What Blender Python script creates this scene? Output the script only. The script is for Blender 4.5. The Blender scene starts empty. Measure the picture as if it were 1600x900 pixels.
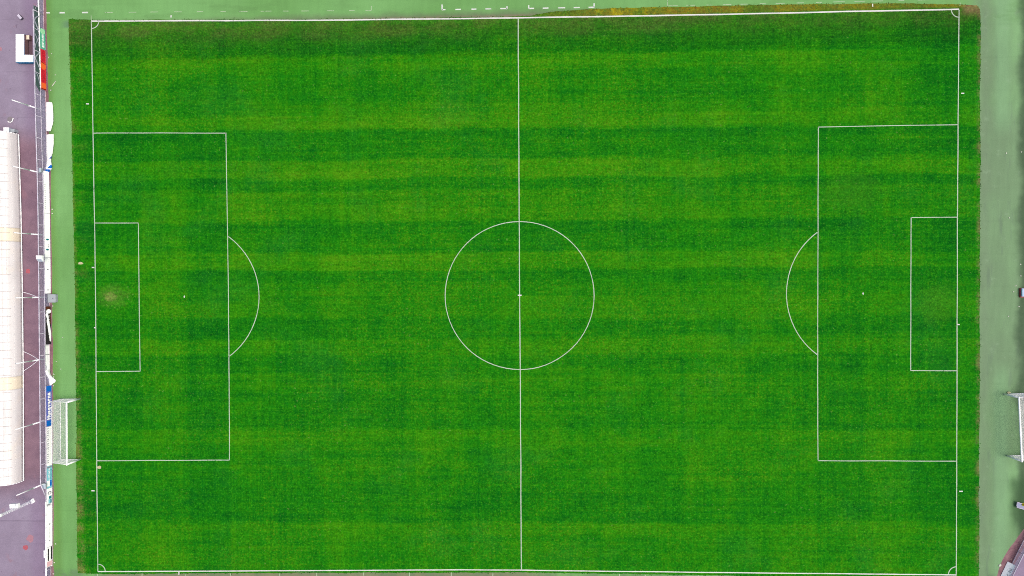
import bpy, math, random
from mathutils import Vector, Euler, Matrix, noise as mnoise
random.seed(7)
R = math.radians
scene = bpy.context.scene
col = scene.collection

# ------------------------------------------------------------ camera
CAM_POS = Vector((1.0076, 1.9537, 83.6418))
CAM_ROT = Euler((-0.01256, 0.02336, -0.00491), 'XYZ')
FPX = 1075.0
cam_d = bpy.data.cameras.new('camera')
cam = bpy.data.objects.new('camera', cam_d)
col.objects.link(cam)
cam.location = CAM_POS
cam.rotation_euler = CAM_ROT
cam_d.sensor_fit = 'HORIZONTAL'
cam_d.sensor_width = 36.0
cam_d.lens = 36.0 * FPX / 1600.0
cam_d.clip_start = 0.5
cam_d.clip_end = 6000
scene.camera = cam

# ------------------------------------------------------------ light
SUN_EL, SUN_AZ = 65.0, 98.0
world = bpy.data.worlds.new('World')
scene.world = world
world.use_nodes = True
wn = world.node_tree
for n in list(wn.nodes): wn.nodes.remove(n)
wo = wn.nodes.new('ShaderNodeOutputWorld')
wb = wn.nodes.new('ShaderNodeBackground')
sky = wn.nodes.new('ShaderNodeTexSky')
sky.sky_type = 'NISHITA'
sky.sun_disc = False
sky.sun_elevation = R(SUN_EL)
sky.sun_rotation = R(SUN_AZ)
sky.air_density = 1.0
sky.dust_density = 6.0
sky.ozone_density = 1.0
wb.inputs['Strength'].default_value = 0.135
wn.links.new(sky.outputs[0], wb.inputs['Color'])
wn.links.new(wb.outputs[0], wo.inputs['Surface'])
sun_d = bpy.data.lights.new('sun', 'SUN')
sun_d.energy = 1.5
sun_d.angle = R(25)
sun_d.color = (1.0, 0.955, 0.88)
sun = bpy.data.objects.new('sun', sun_d)
col.objects.link(sun)
# direction towards the sun: rotation measured from +Y clockwise, as in the sky texture
sdir = Vector((math.sin(R(SUN_AZ)) * math.cos(R(SUN_EL)), math.cos(R(SUN_AZ)) * math.cos(R(SUN_EL)), math.sin(R(SUN_EL))))
sun.rotation_euler = sdir.to_track_quat('Z', 'Y').to_euler()
sun.location = (0, 0, 150)
vs = scene.view_settings
vs.view_transform = 'Standard'
vs.look = 'None'
vs.exposure = 0.50
scene.cycles.use_denoising = False
scene.cycles.filter_width = 1.0
vs.gamma = 1.0
vs.use_curve_mapping = False

# ------------------------------------------------------------ helpers
_RM = CAM_ROT.to_matrix()
def P(px, py, z=0.0):
    """survey helper: the point at height z that the photograph shows at pixel (px, py)"""
    d = _RM @ Vector(((px - 800.0) / FPX, (450.0 - py) / FPX, -1.0))
    t = (z - CAM_POS.z) / d.z
    return CAM_POS + d * t

def interp(pts, t):
    if t <= pts[0][0]:
        a, b = pts[0], pts[1]
    elif t >= pts[-1][0]:
        a, b = pts[-2], pts[-1]
    else:
        for a, b in zip(pts, pts[1:]):
            if a[0] <= t <= b[0]: break
    f = (t - a[0]) / (b[0] - a[0])
    return a[1] + (b[1] - a[1]) * f

def lin(c): return tuple((v / 255 / 12.92) if v / 255 <= 0.04045 else ((v / 255 + 0.055) / 1.055) ** 2.4 for v in c)
KA = (0.535, 0.525, 0.565)
def alb(r, g, b):
    """surface colour from a colour seen under this sky"""
    l = lin((r, g, b))
    return (min(l[0] * KA[0], .85), min(l[1] * KA[1], .85), min(l[2] * KA[2], .85))

ORIGIN = {}
def thing(name, label, cat, loc, group=None):
    o = bpy.data.objects.new(name, None)
    o.empty_display_size = 0.3
    col.objects.link(o)
    o.location = loc
    ORIGIN[o] = Vector(loc)
    o['label'] = label; o['category'] = cat
    if group: o['group'] = group
    return o

class MB:
    def __init__(s): s.v = []; s.f = []; s.m = []
    def face(s, idx, m=0): s.f.append(idx); s.m.append(m)
    def poly(s, pts, m=0):
        b = len(s.v); s.v += [Vector(p) for p in pts]; s.face(tuple(range(b, b + len(pts))), m)
    def hexa(s, p, m=0):
        """8 points: bottom ring 4, top ring 4"""
        b = len(s.v); s.v += [Vector(q) for q in p]
        for q in ((3, 2, 1, 0), (4, 5, 6, 7), (0, 1, 5, 4), (1, 2, 6, 5), (2, 3, 7, 6), (3, 0, 4, 7)):
            s.face(tuple(b + i for i in q), m)
    def box(s, c, size, rz=0.0, m=0, bev=0.0):
        c = Vector(c); x, y, z = size[0] / 2, size[1] / 2, size[2] / 2
        ro = Matrix.Rotation(rz, 3, 'Z')
        def ring(ix, iy, zz): return [c + ro @ Vector((a * ix, b_ * iy, zz)) for a, b_ in ((-1, -1), (1, -1), (1, 1), (-1, 1))]
        if bev <= 0:
            s.hexa(ring(x, y, -z) + ring(x, y, z), m); return
        rings = [ring(x - bev, y - bev, -z), ring(x, y, -z + bev), ring(x, y, z - bev), ring(x - bev, y - bev, z)]
        b = len(s.v)
        for r_ in rings: s.v += r_
        s.face((b + 3, b + 2, b + 1, b), m)
        for k in range(3):
            for i in range(4):
                j = (i + 1) % 4
                s.face((b + 4 * k + i, b + 4 * k + j, b + 4 * k + 4 + j, b + 4 * k + 4 + i), m)
        s.face((b + 12, b + 13, b + 14, b + 15), m)
    def bar(s, p0, p1, r0, n=8, m=0, r1=None, cap=True):
        p0, p1 = Vector(p0), Vector(p1)
        r1 = r0 if r1 is None else r1
        d = p1 - p0
        if d.length < 1e-6: return
        q = d.to_track_quat('Z', 'Y'); b = len(s.v)
        for p, r in ((p0, r0), (p1, r1)):
            for i in range(n):
                a = 2 * math.pi * (i + .5) / n
                s.v.append(p + q @ Vector((r * math.cos(a), r * math.sin(a), 0)))
        for i in range(n):
            j = (i + 1) % n
            s.face((b + i, b + j, b + n + j, b + n + i), m)
        if cap:
            s.face(tuple(b + i for i in reversed(range(n))), m)
            s.face(tuple(b + n + i for i in range(n)), m)
    def tube(s, pts, r, n=8, m=0):
        for a, b in zip(pts, pts[1:]): s.bar(a, b, r, n, m)
    def grid(s, rows, m=0, mf=None):
        b = len(s.v); w = len(rows[0])
        for r_ in rows: s.v += [Vector(p) for p in r_]
        for i in range(len(rows) - 1):
            for j in range(w - 1):
                s.face((b + i * w + j, b + i * w + j + 1, b + (i + 1) * w + j + 1, b + (i + 1) * w + j), mf(i, j) if mf else m)
    def build(s, name, mats, parent=None, loc=None, smooth=False, solid=0.0):
        o0 = Vector((0, 0, 0))
        if parent is not None: o0 = ORIGIN[parent]
        elif loc is not None: o0 = Vector(loc)
        me = bpy.data.meshes.new(name)
        me.from_pydata([tuple(v - o0) for v in s.v], [], s.f)
        if not isinstance(mats, (list, tuple)): mats = [mats]
        for m in mats: me.materials.append(m)
        for p, mi in zip(me.polygons, s.m): p.material_index = mi; p.use_smooth = smooth
        me.update()
        o = bpy.data.objects.new(name, me)
        col.objects.link(o)
        if parent is not None:
            o.parent = parent; ORIGIN[o] = ORIGIN[parent]
        else:
            o.location = o0; ORIGIN[o] = o0
        if solid:
            md = o.modifiers.new('thickness', 'SOLIDIFY'); md.thickness = solid; md.offset = 0
        return o

def tag(o, label, cat, group=None):
    o['label'] = label; o['category'] = cat
    if group: o['group'] = group
    return o
def struct(o): o['kind'] = 'structure'; return o

# ------------------------------------------------------------ node helper
class NT:
    def __init__(s, name):
        s.mat = bpy.data.materials.new(name); s.mat.use_nodes = True
        s.t = s.mat.node_tree
        s.b = s.t.nodes['Principled BSDF']
        s.b.inputs['Roughness'].default_value = 0.9
        s.b.inputs['Specular IOR Level'].default_value = 0.15
        g = s.t.nodes.new('ShaderNodeNewGeometry'); s.pos = g.outputs['Position']
        sp = s.t.nodes.new('ShaderNodeSeparateXYZ'); s.link(s.pos, sp.inputs[0])
        s.x, s.y, s.z = sp.outputs
    def link(s, a, b): s.t.links.new(a, b)
    def put(s, sock, v):
        if isinstance(v, bpy.types.NodeSocket): s.link(v, sock)
        elif isinstance(v, tuple) and len(v) == 3 and sock.type == 'RGBA': sock.default_value = (*v, 1)
        else: sock.default_value = v
    def m(s, op, a, b=0.0, clamp=False):
        n = s.t.nodes.new('ShaderNodeMath'); n.operation = op; n.use_clamp = clamp
        s.put(n.inputs[0], a); s.put(n.inputs[1], b); return n.outputs[0]
    def add(s, *a):
        r = a[0]
        for b in a[1:]: r = s.m('ADD', r, b)
        return r
    def mul(s, *a):
        r = a[0]
        for b in a[1:]: r = s.m('MULTIPLY', r, b)
        return r
    def sub(s, a, b): return s.m('SUBTRACT', a, b)
    def vec(s, sx=1, sy=1, sz=1, off=(0, 0, 0)):
        n = s.t.nodes.new('ShaderNodeMapping'); s.link(s.pos, n.inputs[0])
        n.inputs['Scale'].default_value = (sx, sy, sz); n.inputs['Location'].default_value = off
        return n.outputs[0]
    def noise(s, scale, detail=2.0, rough=0.5, v=None, dist=0.0):
        n = s.t.nodes.new('ShaderNodeTexNoise')
        s.link(v if v is not None else s.pos, n.inputs['Vector'])
        n.inputs['Scale'].default_value = scale; n.inputs['Detail'].default_value = detail
        n.inputs['Roughness'].default_value = rough; n.inputs['Distortion'].default_value = dist
        return n.outputs['Fac']
    def cn(s, amp, *a, **k):
        """noise centred on zero"""
        return s.mul(s.sub(s.noise(*a, **k), 0.5), amp)
    def sm(s, a, b, x):
        n = s.t.nodes.new('ShaderNodeMapRange'); n.interpolation_type = 'SMOOTHSTEP'
        s.put(n.inputs['Value'], x)
        n.inputs['From Min'].default_value = a; n.inputs['From Max'].default_value = b
        return n.outputs[0]
    def band(s, a, b, c, d, x): return s.mul(s.sm(a, b, x), s.sub(1.0, s.sm(c, d, x)))
    def mix(s, f, a, b, mode='MIX'):
        n = s.t.nodes.new('ShaderNodeMix'); n.data_type = 'RGBA'; n.blend_type = mode; n.clamp_factor = True
        s.put(n.inputs[0], f); s.put(n.inputs[6], a); s.put(n.inputs[7], b); return n.outputs[2]
    def scale(s, c, f):
        n = s.t.nodes.new('ShaderNodeVectorMath'); n.operation = 'SCALE'
        s.put(n.inputs[0], c); s.put(n.inputs['Scale'], f); return n.outputs[0]
    def ramp(s, f, stops):
        n = s.t.nodes.new('ShaderNodeValToRGB'); e = n.color_ramp.elements
        while len(e) < len(stops): e.new(0.5)
        for el, (p, c) in zip(e, stops): el.position = p; el.color = (*c, 1)
        s.put(n.inputs[0], f); return n.outputs[0]
    def curve(s, f, pts):
        n = s.t.nodes.new('ShaderNodeFloatCurve'); c = n.mapping.curves[0]
        c.points[0].location = pts[0]; c.points[1].location = pts[-1]
        for p in pts[1:-1]: c.points.new(*p)
        for p in c.points: p.handle_type = 'VECTOR'
        n.mapping.update(); s.put(n.inputs['Value'], f); return n.outputs[0]
    def out(s, c): s.put(s.b.inputs['Base Color'], c); return s.mat

def plain(name, rgb, rough=0.6, wear=0.12, scale=3.0, spec=0.3, metal=0.0):
    t = NT(name)
    c = tuple(.80 * (v / 255) ** 2.2 for v in rgb) if name.endswith('roof_sheet') else alb(*rgb) if min(rgb) < 238 else tuple(.84 * v / 255 for v in rgb)
    if name.endswith('_print'): c = tuple(min(.85, v * 1.3) for v in c)
    f = t.add(1.0, t.cn(wear * 2, scale, 4, .6), t.cn(wear, scale * 9, 2, .6))
    t.b.inputs['Roughness'].default_value = rough
    t.b.inputs['Specular IOR Level'].default_value = spec
    t.b.inputs['Metallic'].default_value = metal
    return t.out(t.scale(c, f))

# ------------------------------------------------------------ ground materials
def PX(px, py=460): return P(px, py).x
def PY(py, px=800): return P(px, py).y

def mat_grass():
    t = NT('mown_grass')
    x, y = t.x, t.y
    # mowing passes along the pitch, surveyed top to bottom
    bands = [(0, .30), (30, .28), (47, .25), (52, .14), (80, .17), (86, .72), (106, .70), (112, .45), (140, .38), (150, .42), (158, .58),
             (174, .66), (180, .90), (199, .90), (204, .10), (214, .16), (218, .34), (232, .30), (245, .22), (250, .86), (275, .84), (279, .24),
             (292, .22), (296, .66), (312, .62), (326, .70), (342, .76), (346, .14), (361, .18), (364, .33), (392, .30), (396, .84),
             (420, .78), (423, .20), (438, .24), (442, .50), (462, .52), (470, .62), (494, .60), (500, .22), (522, .26), (532, .64),
             (552, .62), (556, .24), (580, .26), (586, .52), (606, .54), (612, .32), (640, .38), (668, .26), (674, .70), (698, .66),
             (704, .46), (730, .42), (752, .34), (780, .26), (815, .18), (818, .74), (832, .70), (838, .52), (866, .56), (890, .50), (920, .5)]
    y0, y1 = PY(-10, 800), PY(930, 800)
    yw = t.add(y, t.cn(1.3, .10, 2, .5), t.cn(.30, 1.1, 2, .6))
    fy = t.m('DIVIDE', t.sub(yw, y0), y1 - y0)
    pts = [(0.0, .3)] + [((PY(p, 800) - y0) / (y1 - y0), v) for p, v in bands] + [(1.0, .5)]
    S = t.curve(fy, pts)
    # cross passes from goal to goal, one mower width (5.5 m) each
    xs = [(60, .5), (119, .5), (120, .35), (149, .33), (151, .50), (219, .40), (222, .64), (288, .60), (291, .28), (357, .30), (360, .60),
          (428, .62), (431, .44), (499, .42), (503, .60), (570, .62), (574, .46), (640, .44), (644, .62), (712, .58), (716, .44), (784, .44), (788, .56),
          (856, .54), (860, .42), (928, .44), (932, .58), (1000, .54), (1004, .44), (1068, .46), (1072, .60), (1138, .56), (1142, .46),
          (1208, .46), (1212, .60), (1278, .60), (1281, .40), (1348, .38), (1351, .58), (1422, .52), (1425, .30), (1495, .22), (1499, .36), (1530, .40), (1580, .4)]
    x0, x1 = PX(40), PX(1600)
    fx = t.m('DIVIDE', t.sub(t.add(x, t.cn(.25, .7, 2, .6)), x0), x1 - x0)
    X = t.curve(fx, [(0.0, .5)] + [((PX(p) - x0) / (x1 - x0), v) for p, v in xs] + [(1.0, .4)])
    sw = t.add(0.06, t.mul(t.noise(.05, 2, .5, off_vec(t, 11)), .74))
    xwgt = t.add(.12, t.mul(t.m('ABSOLUTE', t.m('DIVIDE', x, 55.0)), .42))
    v = t.add(.52, t.mul(t.sub(S, .47), sw), t.mul(t.sub(X, .48), xwgt),
              t.cn(.50, 1.0, 3, .6, v=t.vec(.035, 1.5)),        # streaks left along the rows
              t.cn(.30, 1.0, 3, .6, v=t.vec(1.5, .035)), t.cn(.34, 1.0, 2, .6, v=t.vec(4.2, .05)), t.cn(.28, 1.0, 2, .6, v=t.vec(.05, 4.2)),        # and across them
              t.cn(.50, .055, 3, .55), t.cn(.62, .30, 3, .6), t.cn(.55, 1.4, 3, .65),
              t.mul(t.band(-40, -18, 8, 38, x), .03))
    c = t.ramp(v, [(.0, alb(6, 90, 20)), (.25, alb(12, 112, 17)), (.5, alb(29, 131, 12)), (.75, alb(54, 143, 10)), (1.0, alb(78, 152, 14))])
    # yellowed blades, clumped
    yel = t.mul(t.sm(.50, .72, t.noise(3.6, 3, .7)), t.sm(.38, .62, t.noise(.10, 3, .6, off_vec(t, 5))), t.sm(.2, .8, v))
    c = t.mix(t.mul(yel, .95), c, alb(104, 152, 24))
    cool = t.mul(t.sm(.52, .72, t.noise(.16, 3, .6, off_vec(t, 23))), .16)
    c = t.mix(cool, c, alb(42, 122, 48))
    # dry thatch showing through: along the top, down both ends, in the goal mouth
    n1 = t.noise(.55, 4, .65, t.vec(.5, 1.0)); n2 = t.noise(5.0, 3, .7)
    nb = t.add(t.mul(n1, .62), t.mul(n2, .38))
    touch_y = PY(30, 800)
    dtop = t.sub(t.add(touch_y, t.mul(x, .0115)), t.add(y, .05))
    top = t.sub(1.0, t.sm(.2, 4.6, dtop))
    top2 = t.sub(1.0, t.sm(.0, 2.6, dtop))
    thatch = t.mul(t.add(.30, t.mul(t.sm(.40, .64, nb), .70)), t.add(t.mul(top, .24), t.mul(top2, .36)))
    c = t.mix(thatch, c, alb(104, 106, 56))
    lx = t.add(PX(117), 0.0)
    dl = t.sub(t.add(x, t.mul(y, .016)), lx)
    ledge = t.sub(1.0, t.sm(.0, .6, dl)); ledge2 = t.sub(1.0, t.sm(.3, 2.7, dl))
    c = t.mix(t.mul(t.sm(.50, .66, nb), ledge2, t.add(.35, t.mul(t.sm(PY(250), PY(60), y), .4), t.mul(t.sm(PY(760), PY(830), y), .3))), c, alb(118, 130, 56))
    c = t.mix(t.mul(ledge, t.sm(.42, .62, nb), t.add(.45, t.mul(t.noise(.5, 3, .6, off_vec(t, 61)), .3))), c, alb(148, 138, 82))
    rx = PX(1530)
    dr = t.sub(rx, x)
    redge = t.sub(1.0, t.sm(.0, .55, dr)); redge2 = t.sub(1.0, t.sm(.2, 1.5, dr))
    c = t.mix(t.mul(t.sm(.52, .66, nb), redge2, .6), c, alb(92, 122, 40))
    c = t.mix(t.mul(redge, t.sm(.44, .6, nb), .75), c, alb(128, 122, 80))
    # leaf litter on the strip outside the top touchline
    up = t.mul(t.sm(.0, .35, t.m('MULTIPLY', dtop, -1.0)), t.sm(PX(800), PX(960), x))
    lit = t.ramp(t.noise(.16, 3, .6, t.vec(1, .2)), [(.30, alb(96, 112, 42)), (.46, alb(128, 126, 40)), (.56, alb(150, 142, 32)), (.68, alb(150, 112, 42))])
    lit = t.mix(t.sm(.45, .65, t.noise(4, 3, .7)), lit, alb(88, 110, 44))
    hot = t.band(PX(890), PX(950), PX(1080), PX(1180), x)
    lit = t.mix(t.mul(hot, .7, t.sm(.46, .60, t.noise(.9, 3, .7))), lit, t.mix(t.sm(PX(1000), PX(1060), x), alb(188, 172, 30), alb(160, 118, 40)))
    c = t.mix(t.mul(up, t.sub(.95, t.mul(t.sm(.4, .7, t.noise(.4, 3, .6)), .5))), c, lit)
    crn = t.mul(t.sm(PX(1497), PX(1512), x), t.sub(1.0, t.sm(.2, 1.1, dtop)), t.sm(.30, .5, nb))
    c = t.mix(t.mul(crn, .72), c, alb(148, 120, 86))
    # goal mouth worn to soil
    def spot(px, py, rx_, ry_, colr, amt):
        nonlocal c
        p = P(px, py)
        d = t.add(t.m('POWER', t.m('DIVIDE', t.sub(x, p.x), rx_), 2.0), t.m('POWER', t.m('DIVIDE', t.sub(y, p.y), ry_), 2.0), .05)
        f = t.mul(t.sub(1.0, t.sm(.0, 1.0, t.add(d, t.cn(2.2, 1.3, 4, .75)))), amt)
        c = t.mix(f, c, colr)
    spot(176, 463, 2.6, 1.9, alb(110, 146, 58), .32)
    spot(172, 463, 1.0, .7, alb(168, 164, 96), .42)
    spot(1465, 475, 3.2, 3.4, alb(64, 138, 26), .5)
    spot(1330, 300, 5.0, 3.2, alb(58, 130, 26), .45)
    spot(430, 50, 3.0, 1.0, alb(100, 118, 48), .24)
    spot(600, 48, 5.5, 1.0, alb(92, 112, 44), .24)
    spot(880, 45, 5.0, 1.2, alb(100, 118, 50), .24)
    spot(1020, 40, 6.0, 1.3, alb(88, 112, 50), .24)
    spot(205, 48, 2.6, 1.0, alb(108, 126, 58), .24)
    # small pale tufts and daisies
    tuft = t.mul(t.sm(.66, .74, t.noise(3.1, 2, .5, off_vec(t, 41))), t.sm(.4, .62, t.noise(.22, 2, .5, off_vec(t, 43))))
    c = t.mix(t.mul(tuft, .55), c, alb(120, 158, 74))
    # blade scale light and dark
    gn = t.cn(2.2, 4.3, 4, .85)
    c = t.mix(t.mul(t.sm(.05, .50, gn), .55), c, alb(88, 160, 26))      # yellow tips
    g = t.add(1.0, t.mul(gn, 1.12), t.cn(.9, 2.0, 3, .6), t.cn(.35, .8, 2, .5), t.mul(t.band(-.1, .4, 3.6, 4.6, dtop), -.14))
    g = t.m('MAXIMUM', g, .35)
    c = t.scale(c, t.mul(g, 1.01))
    t.b.inputs['Roughness'].default_value = 1.0
    t.b.inputs['Specular IOR Level'].default_value = 0.04
    return t.out(c)

def off_vec(t, k):
    return t.vec(1, 1, 1, (k * 3.7, -k * 5.3, k))

def mat_turf():
    t = NT('synthetic_turf'); x, y = t.x, t.y
    big = t.noise(.06, 3, .55)
    c = t.mix(t.sm(.3, .7, big), alb(118, 174, 96), alb(136, 194, 116))
    # left strip: darker, mossier against the kerb
    fl = t.sub(x, t.mul(y, -.006))
    c = t.mix(t.mul(t.sub(1.0, t.sm(PX(83), PX(95), fl)), .75), c, alb(112, 160, 82))
    # far right strip: greyed by dust and traffic
    rgt = t.sm(PX(1500), PX(1540), x)
    pale = t.noise(.09, 4, .6, t.vec(1.5, .55))
    cr = t.mix(t.sm(.36, .62, pale), alb(128, 164, 116), alb(142, 190, 128))
    cr = t.mix(t.mul(t.band(PY(640), PY(560), PY(220), PY(160), y), .55), cr, alb(128, 157, 118))
    cr = t.mix(t.mul(t.sub(1.0, t.sm(PX(1532), PX(1556), t.add(x, t.cn(2.6, .25, 3, .6)))), .5), cr, alb(130, 151, 119))
    cr = t.mix(t.mul(t.sm(.55, .7, t.noise(.5, 4, .65, t.vec(2.2, .35))), .35), cr, alb(112, 130, 112))
    cr = t.mix(t.mul(t.sm(.58, .7, t.noise(.8, 4, .7)), .4), cr, alb(150, 182, 140))
    cr = t.mix(t.mul(t.band(PX(1548), PX(1562), PX(1568), PX(1584), x), t.sub(1.0, t.band(PY(600), PY(560), PY(230), PY(190), y)), .6), cr, alb(142, 188, 134))
    dark_edge = t.sm(PX(1583), PX(1599), t.add(x, t.cn(2.4, .18, 4, .6)))  # turf turns a deeper green towards the outer right edge
    cr = t.mix(t.mul(dark_edge, .85), cr, t.mix(t.noise(1.5, 4, .7), alb(60, 88, 62), alb(92, 112, 84)))
    low = t.mul(t.sm(PY(735), PY(760), t.add(y, t.cn(1.2, .5, 2, .6))), 0.0)
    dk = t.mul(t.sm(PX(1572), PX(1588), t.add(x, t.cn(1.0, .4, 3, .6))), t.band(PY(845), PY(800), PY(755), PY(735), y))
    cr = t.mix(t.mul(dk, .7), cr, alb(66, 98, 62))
    c = t.mix(rgt, c, cr)
    # top side: brown dust along the touchline
    dtop = t.sub(t.add(y, t.mul(x, -.0115)), PY(30, 800))
    dust = t.mul(t.sub(1.0, t.sm(.4, 1.5, t.add(dtop, t.cn(.9, .5, 3, .6)))), t.sub(1.0, t.sm(PX(860), PX(1000), x)), t.sm(PX(125), PX(170), x), t.sm(-1.0, .0, dtop))
    c = t.mix(t.mul(dust, .75), c, alb(116, 124, 98))
    c = t.mix(t.mul(t.sub(1.0, t.sm(.25, .75, t.add(dtop, t.cn(.5, .9, 3, .6)))), t.sub(1.0, t.sm(PX(800), PX(900), x)), t.sm(PX(140), PX(170), x), .7), c, alb(150, 130, 112))
    wet = t.mul(t.band(.2, .5, .9, 1.5, dtop), t.band(PX(96), PX(112), PX(140), PX(200), x), .55)
    c = t.mix(wet, c, alb(100, 128, 112))
    c = t.mix(t.mul(t.sm(.52, .7, t.noise(.25, 4, .6, t.vec(.5, 2))), t.sm(PY(60), PY(30), y), .35), c, alb(104, 148, 86))
    yd = t.mul(t.sm(.5, .68, t.noise(.35, 4, .65, t.vec(.4, 1.6))), t.sm(PX(1000), PX(1300), x), t.sm(PY(40), PY(25), y), t.sub(1.0, rgt), .6)
    c = t.mix(yd, c, alb(124, 156, 84))
    c = t.mix(t.mul(t.sm(PY(885), PY(892), y), 0.0), c, c)
    bot = t.sub(1.0, t.sm(PY(897), PY(890), y))
    c = t.mix(t.mul(bot, t.sm(.4, .6, t.noise(.5, 3, .6)), .6), c, alb(112, 140, 104))
    # carpet seams
    seam = t.sub(1.0, t.sm(.0, .05, t.m('ABSOLUTE', t.sub(t.m('FRACT', t.m('DIVIDE', t.add(y, 1.1), 3.9)), .5))))
    g = t.add(1.0, t.cn(.24, 7, 3, .7), t.cn(.22, .7, 3, .6, v=t.vec(2.5, .4)), t.cn(.16, .4, 3, .6), t.mul(seam, -.03))
    t.b.inputs['Roughness'].default_value = 1.0
    t.b.inputs['Specular IOR Level'].default_value = 0.05
    return t.out(t.scale(c, g))

def mat_tarmac():
    t = NT('tarmac'); x, y = t.x, t.y
    big = t.noise(.10, 4, .6)
    c = t.mix(t.sm(.35, .65, big), alb(157, 144, 160), alb(172, 160, 176))
    mid = t.band(PY(800), PY(735), PY(225), PY(175), y)
    mid = t.mul(mid, .95, t.sm(PX(-90), PX(-40), t.add(x, t.cn(3.0, .2, 3, .6))))
    c = t.mix(mid, c, t.mix(t.sm(.35, .65, t.noise(.3, 4, .6)), alb(138, 110, 122), alb(152, 122, 132)))
    nearf = t.mul(t.sm(PX(34), PX(52), x), t.sub(1.0, mid), .6)
    c = t.mix(nearf, c, alb(150, 130, 154))
    # bay joints, patched rectangles
    def joint(py, amt, px0=-400, px1=80):
        yy = PY(py, 30)
        return t.mul(t.sub(1.0, t.sm(.02, .09, t.m('ABSOLUTE', t.sub(t.add(y, t.cn(.12, .6, 2, .5)), yy)))), amt)
    j = t.add(joint(814, .35), joint(850, .12), joint(184, .16), joint(30, .1), joint(112, .1))
    jx = t.mul(t.sub(1.0, t.sm(.02, .08, t.m('ABSOLUTE', t.sub(x, PX(26, 190))))), t.band(PY(215), PY(210), PY(186), PY(184), y), .2)
    c = t.mix(t.add(j, jx), c, alb(96, 84, 104))
    ppl = t.mul(t.sm(.60, .72, t.noise(.45, 3, .6, off_vec(t, 9))), .45)
    c = t.mix(ppl, c, alb(168, 128, 136))
    spots = t.mul(t.sm(.70, .76, t.noise(1.3, 2, .5, off_vec(t, 17))), .5)
    c = t.mix(spots, c, alb(96, 72, 92))
    g = t.add(1.0, t.cn(.35, 6, 4, .7), t.cn(.25, 1.2, 3, .6), t.cn(.18, .25, 2, .6))
    return t.out(t.scale(c, g))

def mat_strip():
    t = NT('cinder_strip')
    c = t.mix(t.sm(.35, .65, t.noise(.8, 4, .7)), alb(142, 104, 110), alb(164, 128, 128))
    c = t.mix(t.mul(t.sm(.58, .7, t.noise(2.2, 3, .6)), .5), c, alb(180, 152, 140))
    return t.out(t.scale(c, t.add(1.0, t.cn(.5, 8, 4, .7))))

def mat_line(name, rgb, cover=.80):
    t = NT(name)
    c = alb(*rgb)
    worn = t.sm(cover - .08, cover + .05, t.add(t.mul(t.noise(2.2, 4, .7), .72), t.mul(t.noise(11, 2, .6), .28)))
    thin = t.mul(t.sm(.42, .75, t.noise(.35, 3, .6)), .26)
    c2 = t.mix(t.m('MAXIMUM', worn, thin), c, alb(72, 128, 58))
    return t.out(t.scale(c2, t.add(1.0, t.cn(.3, 9, 3, .7))))

def mat_roof(name, c):
    t = NT(name)
    ribs = t.mul(t.m('SINE', t.mul(t.x, 11.0)), .055)
    grime = t.mul(t.sm(.5, .72, t.noise(.5, 4, .65, t.vec(1.0, .35))), .10)
    c = t.mix(t.mul(t.sm(.5, .68, t.noise(.35, 3, .6, off_vec(t, 3))), .5), c, (.60, .545, .47) if name.startswith('white') else c)
    t.b.inputs['Roughness'].default_value = .55
    return t.out(t.scale(c, t.add(1.0, ribs, t.mul(grime, -1.0), t.cn(.10, 5, 3, .6))))

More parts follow.
